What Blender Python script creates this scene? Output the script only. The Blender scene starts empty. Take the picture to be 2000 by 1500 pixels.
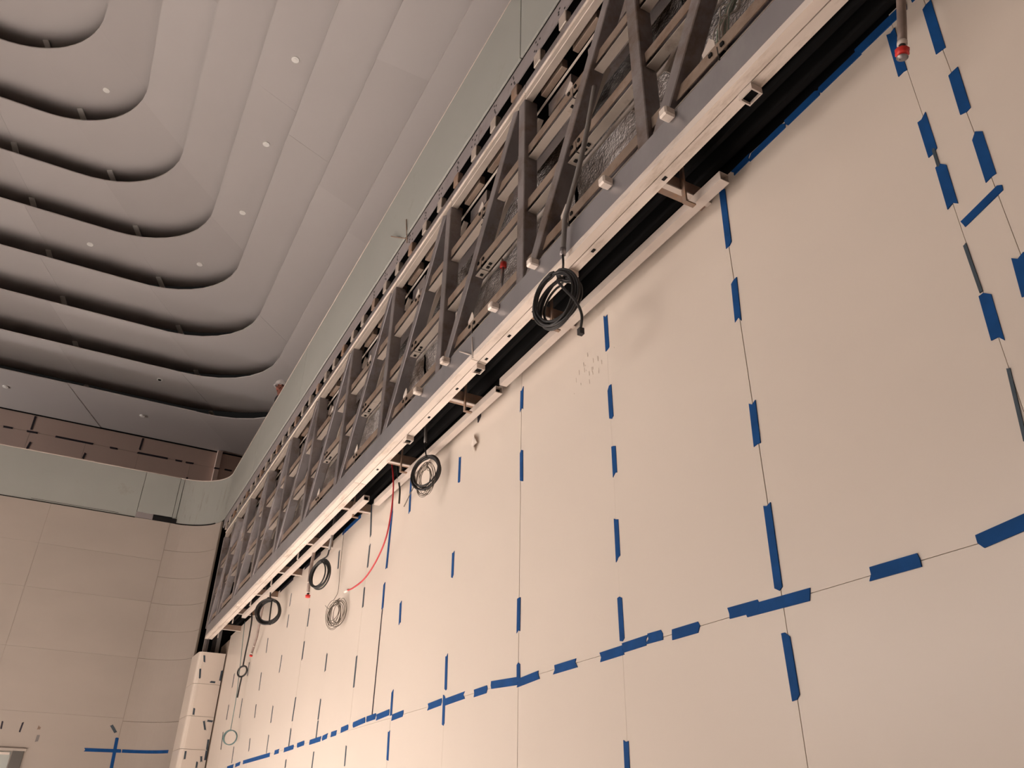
import bpy, bmesh, math, random
from mathutils import Vector, Matrix, Euler

random.seed(7)
scene = bpy.context.scene
COL = scene.collection

# ---------------------------------------------------------------- camera
# x runs along the long wall away from the camera, y to the left, z up; the lens is the origin, the floor 1.6 m below
YAW, PITCH, ROLL = -0.481858248, 0.517066973, 0.0189198422
_f = Vector((math.cos(PITCH) * math.cos(YAW), math.cos(PITCH) * math.sin(YAW), math.sin(PITCH)))
_r = _f.cross(Vector((0, 0, 1))).normalized()
_u = _r.cross(_f)
_c, _s = math.cos(ROLL), math.sin(ROLL)
R_, U_ = _c * _r + _s * _u, -_s * _r + _c * _u
cam = bpy.data.cameras.new('camera')
cam.sensor_fit = 'HORIZONTAL'
cam.sensor_width = 36.0
cam.lens = 1550.63 / 2000 * 36.0
cam.clip_start = 0.02
cam.clip_end = 200
cam_o = bpy.data.objects.new('camera', cam)
COL.objects.link(cam_o)
cam_o.matrix_world = Matrix(((R_.x, U_.x, -_f.x, 0), (R_.y, U_.y, -_f.y, 0), (R_.z, U_.z, -_f.z, 0), (0, 0, 0, 1)))
scene.camera = cam_o

# ---------------------------------------------------------------- world, lights, exposure
w = bpy.data.worlds.new('world')
scene.world = w
w.use_nodes = True
w.node_tree.nodes['Background'].inputs[0].default_value = (1.0, 0.93, 0.88, 1)
w.node_tree.nodes['Background'].inputs[1].default_value = 0.01

def flood(name, loc, target, size, watts, col, spread=180):
    l = bpy.data.lights.new(name, 'AREA')
    l.shape = 'RECTANGLE'
    l.size, l.size_y = size
    l.energy = watts
    l.color = col
    l.spread = math.radians(spread)
    o = bpy.data.objects.new(name, l)
    COL.objects.link(o)
    o.location = loc
    o.rotation_euler = (Vector(target) - Vector(loc)).to_track_quat('-Z', 'Y').to_euler()
    return o

WARM = (1.0, 0.925, 0.875)
flood('floodlight', (6.0, 13.5, 4.2), (4.5, -2.0, 0.4), (8.0, 3.5), 150, WARM, 78)
flood('floodlight', (15.5, 14.5, 4.2), (7.0, -2.0, 0.4), (6.0, 3.5), 66, WARM, 78)
# added unseen lamps washing the floor, which throws the light back up
flood('floor_wash', (10.8, 6.0, 5.0), (10.8, 6.0, -1.6), (4.0, 4.0), 3250, WARM, 130)
flood('floor_wash', (7.8, 1.5, 2.4), (7.8, 1.5, -1.6), (2.0, 2.0), 700, WARM, 95)
flood('floor_wash', (13.0, 1.4, 2.4), (13.0, 1.4, -1.6), (2.0, 2.0), 330, WARM, 95)
# added unseen fill lamp over the upper walkway, lifting its dim end wall
flood('work_lamp', (22.6, 11.5, 7.6), (22.9, 1.5, 8.9), (0.8, 0.8), 92, WARM, 56)

vs = scene.view_settings
vs.view_transform = 'Standard'
vs.look = 'None'
vs.gamma = 1.0
vs.use_curve_mapping = False
vs.exposure = -0.47

# ---------------------------------------------------------------- materials
MATS = {}
def mat(name, col, rough=0.6, metal=0.0, var=0.06, scale=4.0, bump=0.0, bscale=60.0, spec=0.5, dirt=None, dscale=2.0, dlo=0.55, dhi=0.75, stretch=(1, 1, 1)):
    if name in MATS:
        return MATS[name]
    m = bpy.data.materials.new(name)
    m.use_nodes = True
    nt = m.node_tree
    N, L = nt.nodes, nt.links
    b = N['Principled BSDF']
    tc = N.new('ShaderNodeTexCoord')
    mp = N.new('ShaderNodeMapping')
    mp.inputs['Scale'].default_value = stretch
    L.new(tc.outputs['Object'], mp.inputs['Vector'])
    oi = N.new('ShaderNodeObjectInfo')
    add = N.new('ShaderNodeVectorMath'); add.operation = 'ADD'
    L.new(mp.outputs[0], add.inputs[0]); L.new(oi.outputs['Location'], add.inputs[1])
    nz = N.new('ShaderNodeTexNoise')
    nz.inputs['Scale'].default_value = scale
    nz.inputs['Detail'].default_value = 5
    L.new(add.outputs[0], nz.inputs['Vector'])
    rmp = N.new('ShaderNodeMapRange')
    rmp.inputs['From Min'].default_value = 0.25
    rmp.inputs['From Max'].default_value = 0.75
    rmp.inputs['To Min'].default_value = 1 - var
    rmp.inputs['To Max'].default_value = 1 + var
    L.new(nz.outputs['Fac'], rmp.inputs['Value'])
    mul = N.new('ShaderNodeVectorMath'); mul.operation = 'SCALE'
    mul.inputs[0].default_value = col[:3]
    L.new(rmp.outputs[0], mul.inputs['Scale'])
    out = mul.outputs[0]
    if dirt:
        n2 = N.new('ShaderNodeTexNoise'); n2.inputs['Scale'].default_value = dscale; n2.inputs['Detail'].default_value = 8
        n2.inputs['Roughness'].default_value = 0.7
        L.new(add.outputs[0], n2.inputs['Vector'])
        r2 = N.new('ShaderNodeMapRange')
        r2.inputs['From Min'].default_value = dlo; r2.inputs['From Max'].default_value = dhi
        L.new(n2.outputs['Fac'], r2.inputs['Value'])
        mx = N.new('ShaderNodeMix'); mx.data_type = 'RGBA'
        L.new(r2.outputs[0], mx.inputs['Factor'])
        L.new(out, mx.inputs['A'])
        mx.inputs['B'].default_value = (*dirt, 1)
        out = mx.outputs['Result']
    L.new(out, b.inputs['Base Color'])
    b.inputs['Roughness'].default_value = rough
    b.inputs['Metallic'].default_value = metal
    b.inputs['Specular IOR Level'].default_value = spec
    if bump > 0:
        n3 = N.new('ShaderNodeTexNoise'); n3.inputs['Scale'].default_value = bscale; n3.inputs['Detail'].default_value = 4
        L.new(add.outputs[0], n3.inputs['Vector'])
        bp = N.new('ShaderNodeBump'); bp.inputs['Strength'].default_value = bump; bp.inputs['Distance'].default_value = 0.02
        L.new(n3.outputs['Fac'], bp.inputs['Height']); L.new(bp.outputs[0], b.inputs['Normal'])
    MATS[name] = m
    return m

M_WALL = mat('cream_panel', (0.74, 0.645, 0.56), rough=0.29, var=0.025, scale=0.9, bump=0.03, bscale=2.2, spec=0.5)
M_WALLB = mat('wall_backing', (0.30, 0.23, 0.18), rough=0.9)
M_END = mat('cream_board', (0.39, 0.335, 0.29), rough=0.6, var=0.05, scale=0.6, stretch=(1, 1, 2.2))  # long wall's cream darkened: the end wall's weaker light is in the colour
M_UPPER = mat('upper_board', (0.60, 0.46, 0.40), rough=0.7, var=0.05, scale=0.6)
M_FASCIA = mat('fascia_board', (0.345, 0.35, 0.32), rough=0.6, var=0.05, scale=0.8, dirt=(0.26, 0.24, 0.19), dscale=1.6, dlo=0.60, dhi=0.85)
M_STREAK = mat('streaked_board', (0.345, 0.35, 0.32), rough=0.6, var=0.06, scale=2.0, dirt=(0.20, 0.17, 0.12), dscale=9.0, dlo=0.56, dhi=0.78, stretch=(1, 1, 0.12))
M_CEIL = mat('ceiling_paint', (0.535, 0.50, 0.49), rough=0.75, var=0.02, scale=0.5)
M_BOARDBACK = mat('board_back', (0.10, 0.08, 0.07), rough=0.9)  # unseen upper faces made dark to cut bounce light in the recesses
M_CEILS = [M_CEIL, mat('ceiling_paint_b', (0.51, 0.475, 0.465), rough=0.75, var=0.02, scale=0.5), mat('ceiling_paint_c', (0.56, 0.525, 0.515), rough=0.75, var=0.02, scale=0.5)]
M_STEEL = mat('grey_steel', (0.30, 0.272, 0.272), rough=0.36, metal=0.65, var=0.22, scale=3.0, bump=0.05, bscale=25, dirt=(0.17, 0.115, 0.085), dscale=2.6, dlo=0.50, dhi=0.72)
M_PLATE = mat('grey_plate', (0.345, 0.332, 0.345), rough=0.33, metal=0.6, var=0.14, scale=2.0, dirt=(0.42, 0.41, 0.41), dscale=1.3, dlo=0.52, dhi=0.85, stretch=(1, 1, 0.45))
M_ZINC = mat('zinc_channel', (0.82, 0.72, 0.64), rough=0.5, metal=0.15, var=0.14, scale=5.0, dirt=(0.34, 0.24, 0.16), dscale=6.0, dlo=0.52, dhi=0.78, stretch=(0.25, 1, 1))
M_PURLIN = mat('galvanised_purlin', (0.58, 0.50, 0.43), rough=0.38, metal=0.5, var=0.12, scale=4.0, dirt=(0.22, 0.14, 0.09), dscale=3.0, dlo=0.60, dhi=0.82)
M_LIP = mat('brown_lip', (0.30, 0.225, 0.175), rough=0.42, metal=0.35, var=0.2, scale=4.0, dirt=(0.17, 0.09, 0.05), dscale=3.0, dlo=0.5, dhi=0.75)  # same steel as the paler flange; front-face shade put into the colour
M_MAUVE = mat('mauve_plate', (0.30, 0.265, 0.265), rough=0.5, metal=0.2, var=0.12, scale=5.0, dirt=(0.15, 0.10, 0.08), dscale=7.0, dlo=0.60, dhi=0.78)
M_BLACK = mat('black_paint', (0.0025, 0.0025, 0.003), rough=0.8, var=0.2, spec=0.15)  # near-black: shade of voids and hollows put into the paint colour
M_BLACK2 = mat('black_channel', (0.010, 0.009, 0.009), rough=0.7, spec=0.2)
M_DARK = mat('dark_recess', (0.030, 0.024, 0.022), rough=0.85, spec=0.2)
M_WHITE = mat('white_rail', (0.62, 0.535, 0.475), rough=0.5, var=0.06, scale=8.0)
M_RUST = mat('rusty_bracket', (0.27, 0.185, 0.14), rough=0.7, var=0.25, scale=9.0, dirt=(0.36, 0.17, 0.06), dscale=12.0, dlo=0.5, dhi=0.75)
M_FOIL = mat('foil_facing', (0.80, 0.76, 0.74), rough=0.24, metal=0.85, var=0.25, scale=3.0, bump=1.0, bscale=46, dirt=(0.20, 0.145, 0.11), dscale=1.6, dlo=0.44, dhi=0.62)
M_TAPE = mat('blue_tape', (0.006, 0.062, 0.215), rough=0.75, var=0.15, scale=12.0, spec=0.2)
M_TAPED = mat('dark_blue_tape', (0.045, 0.065, 0.085), rough=0.65, var=0.1)
M_TAPEB = mat('dark_tape', (0.018, 0.013, 0.022), rough=0.7, var=0.1)
M_RUBBER = mat('black_cable', (0.018, 0.016, 0.016), rough=0.5, var=0.1)
M_GREY = mat('grey_conduit', (0.23, 0.21, 0.20), rough=0.4, metal=0.3, var=0.1)
M_PIPE = mat('brown_pipe', (0.24, 0.18, 0.155), rough=0.45, metal=0.2, var=0.25, scale=14.0)
M_RED = mat('red_cable', (0.55, 0.035, 0.045), rough=0.45, var=0.05)
M_REDCAP = mat('red_cap', (0.75, 0.045, 0.035), rough=0.4, var=0.1)
M_WIRE = mat('thin_wire', (0.13, 0.10, 0.075), rough=0.5)
M_TEAL = mat('teal_wire', (0.14, 0.23, 0.23), rough=0.5)
M_GREEN = mat('green_wire', (0.33, 0.37, 0.30), rough=0.5)
M_PAPER = mat('paper', (0.80, 0.70, 0.62), rough=0.7)
M_FIT = mat('white_fitting', (0.95, 0.93, 0.90), rough=0.4)
M_SKIN = mat('skin', (0.30, 0.115, 0.08), rough=0.5)
M_JACKET = mat('dark_jacket', (0.025, 0.022, 0.026), rough=0.8)
M_HELMET = mat('white_helmet', (0.85, 0.82, 0.82), rough=0.3)
M_FLOOR = mat('concrete_floor', (0.56, 0.52, 0.49), rough=0.8, var=0.1, scale=1.0)
M_SLAB = mat('concrete_slab', (0.24, 0.22, 0.20), rough=0.9)
M_FRAME = mat('door_frame', (0.10, 0.09, 0.08), rough=0.5)
M_GLASS = mat('door_pane', (0.42, 0.44, 0.41), rough=0.25, var=0.05)

# ---------------------------------------------------------------- helpers
WORLD = {}          # world origin of every object built
def link(o, origin, parent=None):
    COL.objects.link(o)
    origin = Vector(origin)
    WORLD[o.name] = origin
    if parent is not None:
        o.parent = parent
        o.location = origin - WORLD[parent.name]
    else:
        o.location = origin
    return o

def tag(o, label=None, cat=None, group=None, kind=None):
    if label: o['label'] = label
    if cat: o['category'] = cat
    if group: o['group'] = group
    if kind: o['kind'] = kind
    return o

def empty(name, loc, parent=None):
    o = bpy.data.objects.new(name, None)
    o.empty_display_size = 0.1
    return link(o, loc, parent)

def mesh_obj(name, verts, faces, m, parent=None, origin=None, smooth=False):
    vs_ = [Vector(v) for v in verts]
    if origin is None:
        lo = Vector((min(v[i] for v in vs_) for i in range(3)))
        hi = Vector((max(v[i] for v in vs_) for i in range(3)))
        origin = (lo + hi) / 2
    origin = Vector(origin)
    me = bpy.data.meshes.new(name)
    me.from_pydata([v - origin for v in vs_], [], faces)
    me.materials.append(m)
    bm = bmesh.new(); bm.from_mesh(me)
    bmesh.ops.recalc_face_normals(bm, faces=bm.faces)
    bm.to_mesh(me); bm.free()
    if smooth:
        for p in me.polygons: p.use_smooth = True
    return link(bpy.data.objects.new(name, me), origin, parent)

BOXES = {}
def box_mesh(sx, sy, sz, m, bev):
    key = (round(sx, 4), round(sy, 4), round(sz, 4), m.name, bev)
    if key in BOXES: return BOXES[key]
    bm = bmesh.new()
    bmesh.ops.create_cube(bm, size=1.0)
    bmesh.ops.scale(bm, vec=(sx, sy, sz), verts=bm.verts)
    if bev > 0:
        bmesh.ops.bevel(bm, geom=list(bm.edges), offset=bev, segments=1, affect='EDGES')
    me = bpy.data.meshes.new('box')
    bm.to_mesh(me); bm.free()
    me.materials.append(m)
    BOXES[key] = me
    return me

def box(name, x0, x1, y0, y1, z0, z1, m, parent=None, bev=0.0):
    x0, x1 = min(x0, x1), max(x0, x1); y0, y1 = min(y0, y1), max(y0, y1); z0, z1 = min(z0, z1), max(z0, z1)
    o = bpy.data.objects.new(name, box_mesh(x1 - x0, y1 - y0, z1 - z0, m, bev))
    return link(o, ((x0 + x1) / 2, (y0 + y1) / 2, (z0 + z1) / 2), parent)

def bar(name, a, b, wid, dep, m, parent=None, side=(0, 1, 0), bev=0.0):
    """box from a to b; dep is its size along 'side', wid across both"""
    a, b = Vector(a), Vector(b)
    d = b - a
    o = bpy.data.objects.new(name, box_mesh(d.length, dep, wid, m, bev))
    link(o, (a + b) / 2, parent)
    X = d.normalized(); Y = Vector(side)
    Y = (Y - X * Y.dot(X)).normalized(); Z = X.cross(Y)
    o.rotation_euler = Matrix((X, Y, Z)).transposed().to_euler()
    return o

def prism(name, poly, axis, lo, hi, m, parent=None):
    """extrude a closed 2-D polygon along axis ('x': poly in (y,z); 'y': (x,z); 'z': (x,y))"""
    n = len(poly)
    def P(p, t):
        return {'x': (t, p[0], p[1]), 'y': (p[0], t, p[1]), 'z': (p[0], p[1], t)}[axis]
    v = [P(p, lo) for p in poly] + [P(p, hi) for p in poly]
    f = [list(range(n))[::-1], list(range(n, 2 * n))] + [[i, (i + 1) % n, n + (i + 1) % n, n + i] for i in range(n)]
    return mesh_obj(name, v, f, m, parent)

def tube(name, pts, r, m, parent=None, sides=7, smooth=True, closed_ends=True, radii=None):
    pts = [Vector(p) for p in pts]
    n = len(pts)
    v, f = [], []
    t0 = (pts[1] - pts[0]).normalized()
    ref = Vector((0, 0, 1)) if abs(t0.z) < 0.9 else Vector((1, 0, 0))
    nrm = t0.cross(ref).normalized()
    for i, p in enumerate(pts):
        t = (pts[min(i + 1, n - 1)] - pts[max(i - 1, 0)]).normalized()
        nrm = (nrm - t * nrm.dot(t)).normalized()
        bn = t.cross(nrm)
        rr = radii[i] if radii else r
        for k in range(sides):
            a = 2 * math.pi * k / sides
            v.append(p + (nrm * math.cos(a) + bn * math.sin(a)) * rr)
    for i in range(n - 1):
        for k in range(sides):
            k2 = (k + 1) % sides
            f.append([i * sides + k, i * sides + k2, (i + 1) * sides + k2, (i + 1) * sides + k])
    if closed_ends:
        f.append(list(range(sides))[::-1]); f.append([(n - 1) * sides + k for k in range(sides)])
    return mesh_obj(name, v, f, m, parent, smooth=smooth)

def smooth_path(pts, sub=6):
    pts = [Vector(p) for p in pts]
    P = [pts[0] * 2 - pts[1]] + pts + [pts[-1] * 2 - pts[-2]]
    out = []
    for i in range(1, len(P) - 2):
        a, b, c, d = P[i - 1:i + 3]
        for k in range(sub):
            t = k / sub
            out.append(0.5 * ((2 * b) + (c - a) * t + (2 * a - 5 * b + 4 * c - d) * t * t + (3 * b - a - 3 * c + d) * t ** 3))
    out.append(pts[-1])
    return out

ORD = ['first', 'second', 'third', 'fourth', 'fifth', 'sixth', 'seventh', 'eighth', 'ninth', 'tenth', 'eleventh', 'twelfth', 'thirteenth',
       'fourteenth', 'fifteenth', 'sixteenth', 'seventeenth', 'eighteenth', 'nineteenth', 'twentieth', 'twenty-first', 'twenty-second',
       'twenty-third', 'twenty-fourth', 'twenty-fifth', 'twenty-sixth', 'twenty-seventh', 'twenty-eighth', 'twenty-ninth']

FLOOR = -1.6
# ================================================================ SETTING
fl = box('floor', -4.0, 24.5, -3.6, 16.2, FLOOR - 0.2, FLOOR, M_FLOOR); tag(fl, 'pale concrete floor of the hall', None, kind='structure')

# ---- long cream wall: backing and clad panels with open joints
D = -2.65
wall_r = box('wall_right', -3.9, 17.9, D - 0.30, D - 0.016, FLOOR, 3.30, M_WALLB)
tag(wall_r, 'long cream panelled wall under the steel truss', kind='structure')
XJ = [1.302 + 1.1985 * k for k in range(-4, 14)]
for i in range(len(XJ) - 1):
    a, b = XJ[i], XJ[i + 1]
    if i == 3:      # the last full column before the frame edge has a narrow strip
        cols = [(a, 1.137), (1.137, b)]
    else:
        cols = [(a, b)]
    for a, b in cols:
        b = min(b, 17.04)
        if b - a < 0.05: continue
        top = 3.40 if a < 1.2 else 3.345
        g = 0.0012
        for z0, z1 in ((FLOOR + 0.02, 0.90), (0.90, top)):
            dy = random.uniform(-0.0015, 0.0015)
            box('wall_panel', a + g, b - g, D - 0.014 + dy, D + dy, z0 + g, z1 - g, M_WALL, wall_r, bev=0.0006)
# ---- end wall (flat part and rounded corner), cream boards
XE = 18.66
RC = 0.90
CX, CY = XE - RC, -2.18 + RC
def corner(ang, off=0.0):
    """point on the end wall's rounded corner; ang 0 = flat end wall, 90 = long side"""
    t = math.radians(ang)
    return (CX + (RC + off) * math.cos(t), CY - (RC + off) * math.sin(t))
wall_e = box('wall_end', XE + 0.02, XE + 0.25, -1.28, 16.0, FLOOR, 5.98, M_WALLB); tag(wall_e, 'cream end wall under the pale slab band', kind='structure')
def curved(name, a0, a1, z0, z1, m, parent, off0=0.0, th=0.014, n=20):
    v, f = [], []
    for i in range(n + 1):
        a = a0 + (a1 - a0) * i / n
        p, q = corner(a, off0), corner(a, off0 + th)
        v += [(*p, z0), (*p, z1), (*q, z0), (*q, z1)]
    for i in range(n):
        k = 4 * i
        f += [[k, k + 1, k + 5, k + 4], [k + 2, k + 6, k + 7, k + 3], [k + 1, k + 3, k + 7, k + 5], [k, k + 4, k + 6, k + 2]]
    f += [[0, 2, 3, 1], [4 * n, 4 * n + 1, 4 * n + 3, 4 * n + 2]]
    o = mesh_obj(name, v, f, m, parent)
    return o
EZ = [FLOOR + 0.02, -0.40, 0.75, 1.90, 3.052, 4.20, 5.10, 5.965]
EY = [15.9, 13.2, 10.8, 8.4, 6.0, 3.6, 1.21, -1.18]
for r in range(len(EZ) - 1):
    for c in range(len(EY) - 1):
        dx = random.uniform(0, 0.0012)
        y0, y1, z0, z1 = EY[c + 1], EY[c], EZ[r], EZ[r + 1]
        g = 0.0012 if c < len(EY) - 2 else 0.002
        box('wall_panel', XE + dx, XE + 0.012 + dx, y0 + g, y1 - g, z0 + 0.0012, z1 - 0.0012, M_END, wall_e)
CZ = [FLOOR + 0.02, -0.45, 0.70, 1.85, 3.05, 3.61, 4.18, 4.75, 5.345, 5.965]
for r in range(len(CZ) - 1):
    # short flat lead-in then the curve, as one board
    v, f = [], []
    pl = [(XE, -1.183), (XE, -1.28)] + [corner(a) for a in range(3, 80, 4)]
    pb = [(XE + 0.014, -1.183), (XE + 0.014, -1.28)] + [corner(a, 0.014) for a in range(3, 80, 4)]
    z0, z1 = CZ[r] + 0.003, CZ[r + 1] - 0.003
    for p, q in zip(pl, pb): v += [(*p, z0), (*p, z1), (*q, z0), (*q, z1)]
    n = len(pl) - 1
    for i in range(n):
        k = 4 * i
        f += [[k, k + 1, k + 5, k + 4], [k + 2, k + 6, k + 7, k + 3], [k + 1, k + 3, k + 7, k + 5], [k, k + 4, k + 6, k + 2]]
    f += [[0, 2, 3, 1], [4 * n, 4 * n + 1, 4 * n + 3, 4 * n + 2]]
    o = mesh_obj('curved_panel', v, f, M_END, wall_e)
curved('corner_backing', 0, 78, FLOOR, 5.96, M_WALLB, wall_e, off0=0.018, th=0.03)

# ---- door in the end wall, only its head is in the picture
dr = empty('door_1', (XE, 1.3, FLOOR)); tag(dr, 'door with dark frame and pale pane low in the end wall', kind='structure')
box('door_frame', XE - 0.05, XE + 0.01, 0.37, 0.56, FLOOR, 1.235, M_FRAME, dr, bev=0.006)
box('door_frame', XE - 0.05, XE + 0.01, 2.10, 2.29, FLOOR, 1.235, M_FRAME, dr, bev=0.006)
box('door_head', XE - 0.06, XE + 0.01, 0.34, 2.32, 1.215, 1.262, M_END, dr, bev=0.006)
box('door_pane', XE - 0.012, XE - 0.003, 0.58, 2.08, FLOOR + 0.05, 1.20, M_GLASS, dr)
box('pane_rail', XE - 0.035, XE - 0.012, 0.60, 2.08, 1.145, 1.185, M_WHITE, dr)

# ---- other sides of the hall, out of the picture
wl = box('wall_left', -4.0, 24.5, 16.0, 16.2, FLOOR, 16.0, M_END); tag(wl, 'cream wall on the far left side of the hall', kind='structure')
wb = box('wall_back', -4.2, -4.0, -7.2, 16.2, FLOOR, 16.0, M_END); tag(wb, 'cream wall behind the viewer', kind='structure')

# ---- upper floor
FZ0, FZ1 = 5.97, 7.035
su = empty('floor_upper', (10, -4.6, 6.7)); tag(su, 'concrete upper floor slab behind the pale slab band', kind='structure')
box('slab', -4.0, 24.0, -7.1, -2.23, 6.72, 7.02, M_SLAB, su)
box('slab', 18.72, 24.0, -2.23, 16.0, 6.72, 7.02, M_SLAB, su)
XU = 23.70
wu = box('wall_upper_end', XU + 0.016, XU + 0.2, -7.1, 16.0, 7.02, 10.05, M_WALLB); tag(wu, 'dim brown boarded end wall of the upper floor', kind='structure')
UY = [16.0, 14.0, 12.6, 11.2, 9.8, 8.37, 6.97, 5.37, 3.97, 2.57, 1.17, -0.23, -1.66, -3.1, -4.5, -5.9, -7.1]
for c in range(len(UY) - 1):
    for z0, z1 in ((7.02, 8.2), (8.2, 9.465)):
        box('wall_panel', XU, XU + 0.012, UY[c + 1] + 0.003, UY[c] - 0.003, z0 + 0.003, z1 - 0.003, M_UPPER, wu)
UY2 = [16.0, 13.8, 11.0, 8.2, 5.37, 2.57, -0.23, -3.1, -5.9, -7.1]
for c in range(len(UY2) - 1):
    box('wall_panel', XU, XU + 0.012, UY2[c + 1] + 0.003, UY2[c] - 0.003, 9.468, 9.997, M_UPPER, wu)
box('shadow_gap', XU - 0.02, XU + 0.02, -7.0, 15.9, 9.965, 10.0, M_BLACK, wu)
box('duct_casing', XU - 0.16, XU - 0.001, -2.475, -2.33, 7.02, 9.99, M_UPPER, wu, bev=0.01)
wur = box('wall_upper_right', -4.0, 24.0, -7.2, -7.0, 7.02, 10.05, M_UPPER); tag(wur, 'dim wall along the upper floor walkway', kind='structure')

# ---- slab-edge band (greenish white boards, joints, rounded corner)
fa = empty('trim_1', (8, -2.18, FZ0)); tag(fa, 'greenish white slab edge band curving round the corner', kind='structure')
def fascia_side(x0, x1):
    box('fascia_panel', x0 + 0.004, x1 - 0.004, -2.20, -2.18 + random.uniform(-0.002, 0.002), FZ0, FZ1, M_FASCIA, fa, bev=0.003)
for a, b in ((-3.9, -0.2), (-0.2, 4.13), (4.13, 8.45), (8.45, 11.55), (11.55, 14.9), (14.9, 17.74)): fascia_side(a, b)
curved('fascia_panel', 0.5, 90, FZ0, FZ1, M_STREAK, fa, th=0.02, n=24)
def fascia_end(y0, y1, dz=0.0, dx=0.0):
    box('fascia_panel', XE + dx, XE + 0.02, y0 + 0.004, y1 - 0.004, FZ0 + dz, FZ1, M_FASCIA, fa, bev=0.003)
fascia_end(-1.28, -1.19); fascia_end(-1.19, -0.45, 0.13, -0.012); fascia_end(-0.45, 3.4); fascia_end(3.4, 7.2); fascia_end(7.2, 11.0); fascia_end(11.0, 15.9)
box('edge_strip', -3.9, 17.74, -2.215, -2.176, FZ1, FZ1 + 0.018, M_WHITE, fa)
box('edge_strip', XE - 0.004, XE + 0.03, -1.28, 15.9, FZ1, FZ1 + 0.018, M_WHITE, fa)
curved('edge_strip', 0, 90, FZ1, FZ1 + 0.018, M_WHITE, fa, off0=-0.004, th=0.03, n=14)
box('open_joint', XE - 0.02, XE + 0.02, -1.30, -0.80, FZ0 - 0.005, FZ0 + 0.10, M_BLACK2, fa)
box('open_joint', XE + 0.004, XE + 0.03, -0.80, -0.44, FZ0, FZ0 + 0.13, M_MAUVE, fa)
curved('open_joint', 0, 62, FZ0 - 0.012, FZ0 + 0.014, M_BLACK2, fa, off0=-0.008, th=0.02)
box('open_joint', XE - 0.006, XE + 0.02, -0.44, 15.8, FZ0 - 0.014, FZ0 + 0.004, M_BLACK2, fa)
box('sag_gap', XE - 0.003, XE + 0.01, -0.1, 1.6, FZ0 + 0.03, FZ0 + 0.036, M_DARK, fa)

# ---- stepped ceiling: eight rounded rings round a raised centre, each ring split at its radial seams
DC = (9.0, 6.8)
KX = [15.02, 16.07, 17.05, 18.00, 18.89, 19.69, 20.47, 21.30]
KY = [2.645, 1.595, 0.614, -0.329, -1.219, -2.025, -2.807, -3.63]
KZ = [14.56, 13.94, 13.34, 12.71, 12.03, 11.31, 10.65, 10.00]
RR = 2.0
def rrect(a, b, r, th):
    """point where the ray at angle th (deg) leaves a rounded rectangle of half sizes a, b"""
    t = math.radians(th)
    dx, dy = math.cos(t), math.sin(t)
    sx, sy = abs(dx), abs(dy)
    # straight sides
    if sx > 1e-9:
        k = a / sx
        if k * sy <= b - r: return (DC[0] + k * dx, DC[1] + k * dy)
    if sy > 1e-9:
        k = b / sy
        if k * sx <= a - r: return (DC[0] + k * dx, DC[1] + k * dy)
    cx, cy = a - r, b - r
    bb = sx * cx + sy * cy
    cc = cx * cx + cy * cy - r * r
    k = bb + math.sqrt(max(bb * bb - cc, 0))
    return (DC[0] + k * dx, DC[1] + k * dy)
ceil = empty('ceiling', (DC[0], DC[1], 15.2)); tag(ceil, 'pale stepped ceiling of concentric rounded rings', kind='structure')
SEAM_L = [-26.6, -28.8, -30.3, -31.2, -32.0, -32.8, -33.1, -33.5]
SEAM_A = [-16.0, -17.2, -18.4, -19.4, -20.4, -21.0, -21.4, -21.8]
SEAM_R = [-40.8, -42.5, -43.7, -44.5, -44.9, -45.4, -45.8, -46.0]
def sector(name, a0, b0, r0, a1, b1, r1, z, t0, t1, th=0.025):
    n = max(2, int(abs(t1 - t0) / 1.6))
    v, f = [], []
    for i in range(n + 1):
        t = t0 + (t1 - t0) * i / n
        p, q = rrect(a0, b0, r0, t), rrect(a1, b1, r1, t)
        v += [(*p, z), (*q, z), (*p, z + th), (*q, z + th)]
    for i in range(n):
        k = 4 * i
        f += [[k, k + 4, k + 5, k + 1], [k + 2, k + 3, k + 7, k + 6], [k, k + 2, k + 6, k + 4], [k + 1, k + 5, k + 7, k + 3]]
    f += [[0, 1, 3, 2], [4 * n, 4 * n + 2, 4 * n + 3, 4 * n + 1]]
    o = mesh_obj(name, v, f, random.choice(M_CEILS), ceil)
    o.data.materials.append(M_BOARDBACK)
    for p in o.data.polygons:
        if p.normal.z > 0.5: p.material_index = 1
    return o
for i in range(8):
    a0, b0 = KX[i] - DC[0], DC[1] - KY[i]
    W = 2.0 if i < 7 else 3.5
    base = [abs(SEAM_A[i]), abs(SEAM_L[i]), abs(SEAM_R[i]), 68.8]
    angs = [0.0, -90.0, -180.0, -270.0, -360.0]
    for q in base: angs += [-q, q - 180.0, -180.0 - q, q - 360.0]
    angs.sort(reverse=True)
    for t0, t1 in zip(angs[:-1], angs[1:]):
        if t0 - t1 < 0.5: continue
        dz = random.uniform(-0.004, 0.004)
        sector('ceiling_panel', a0, b0, RR, a0 + W, b0 + W, RR + W, KZ[i] + dz, t0 - 0.006, t1 + 0.006)
# raised centre
cpts = [rrect(KX[0] - DC[0] + 2.0, DC[1] - KY[0] + 2.0, RR + 2.0, t) for t in range(0, 360, 3)]
prism('ceiling_panel', cpts, 'z', 15.18, 15.21, M_CEIL, ceil)
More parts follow.
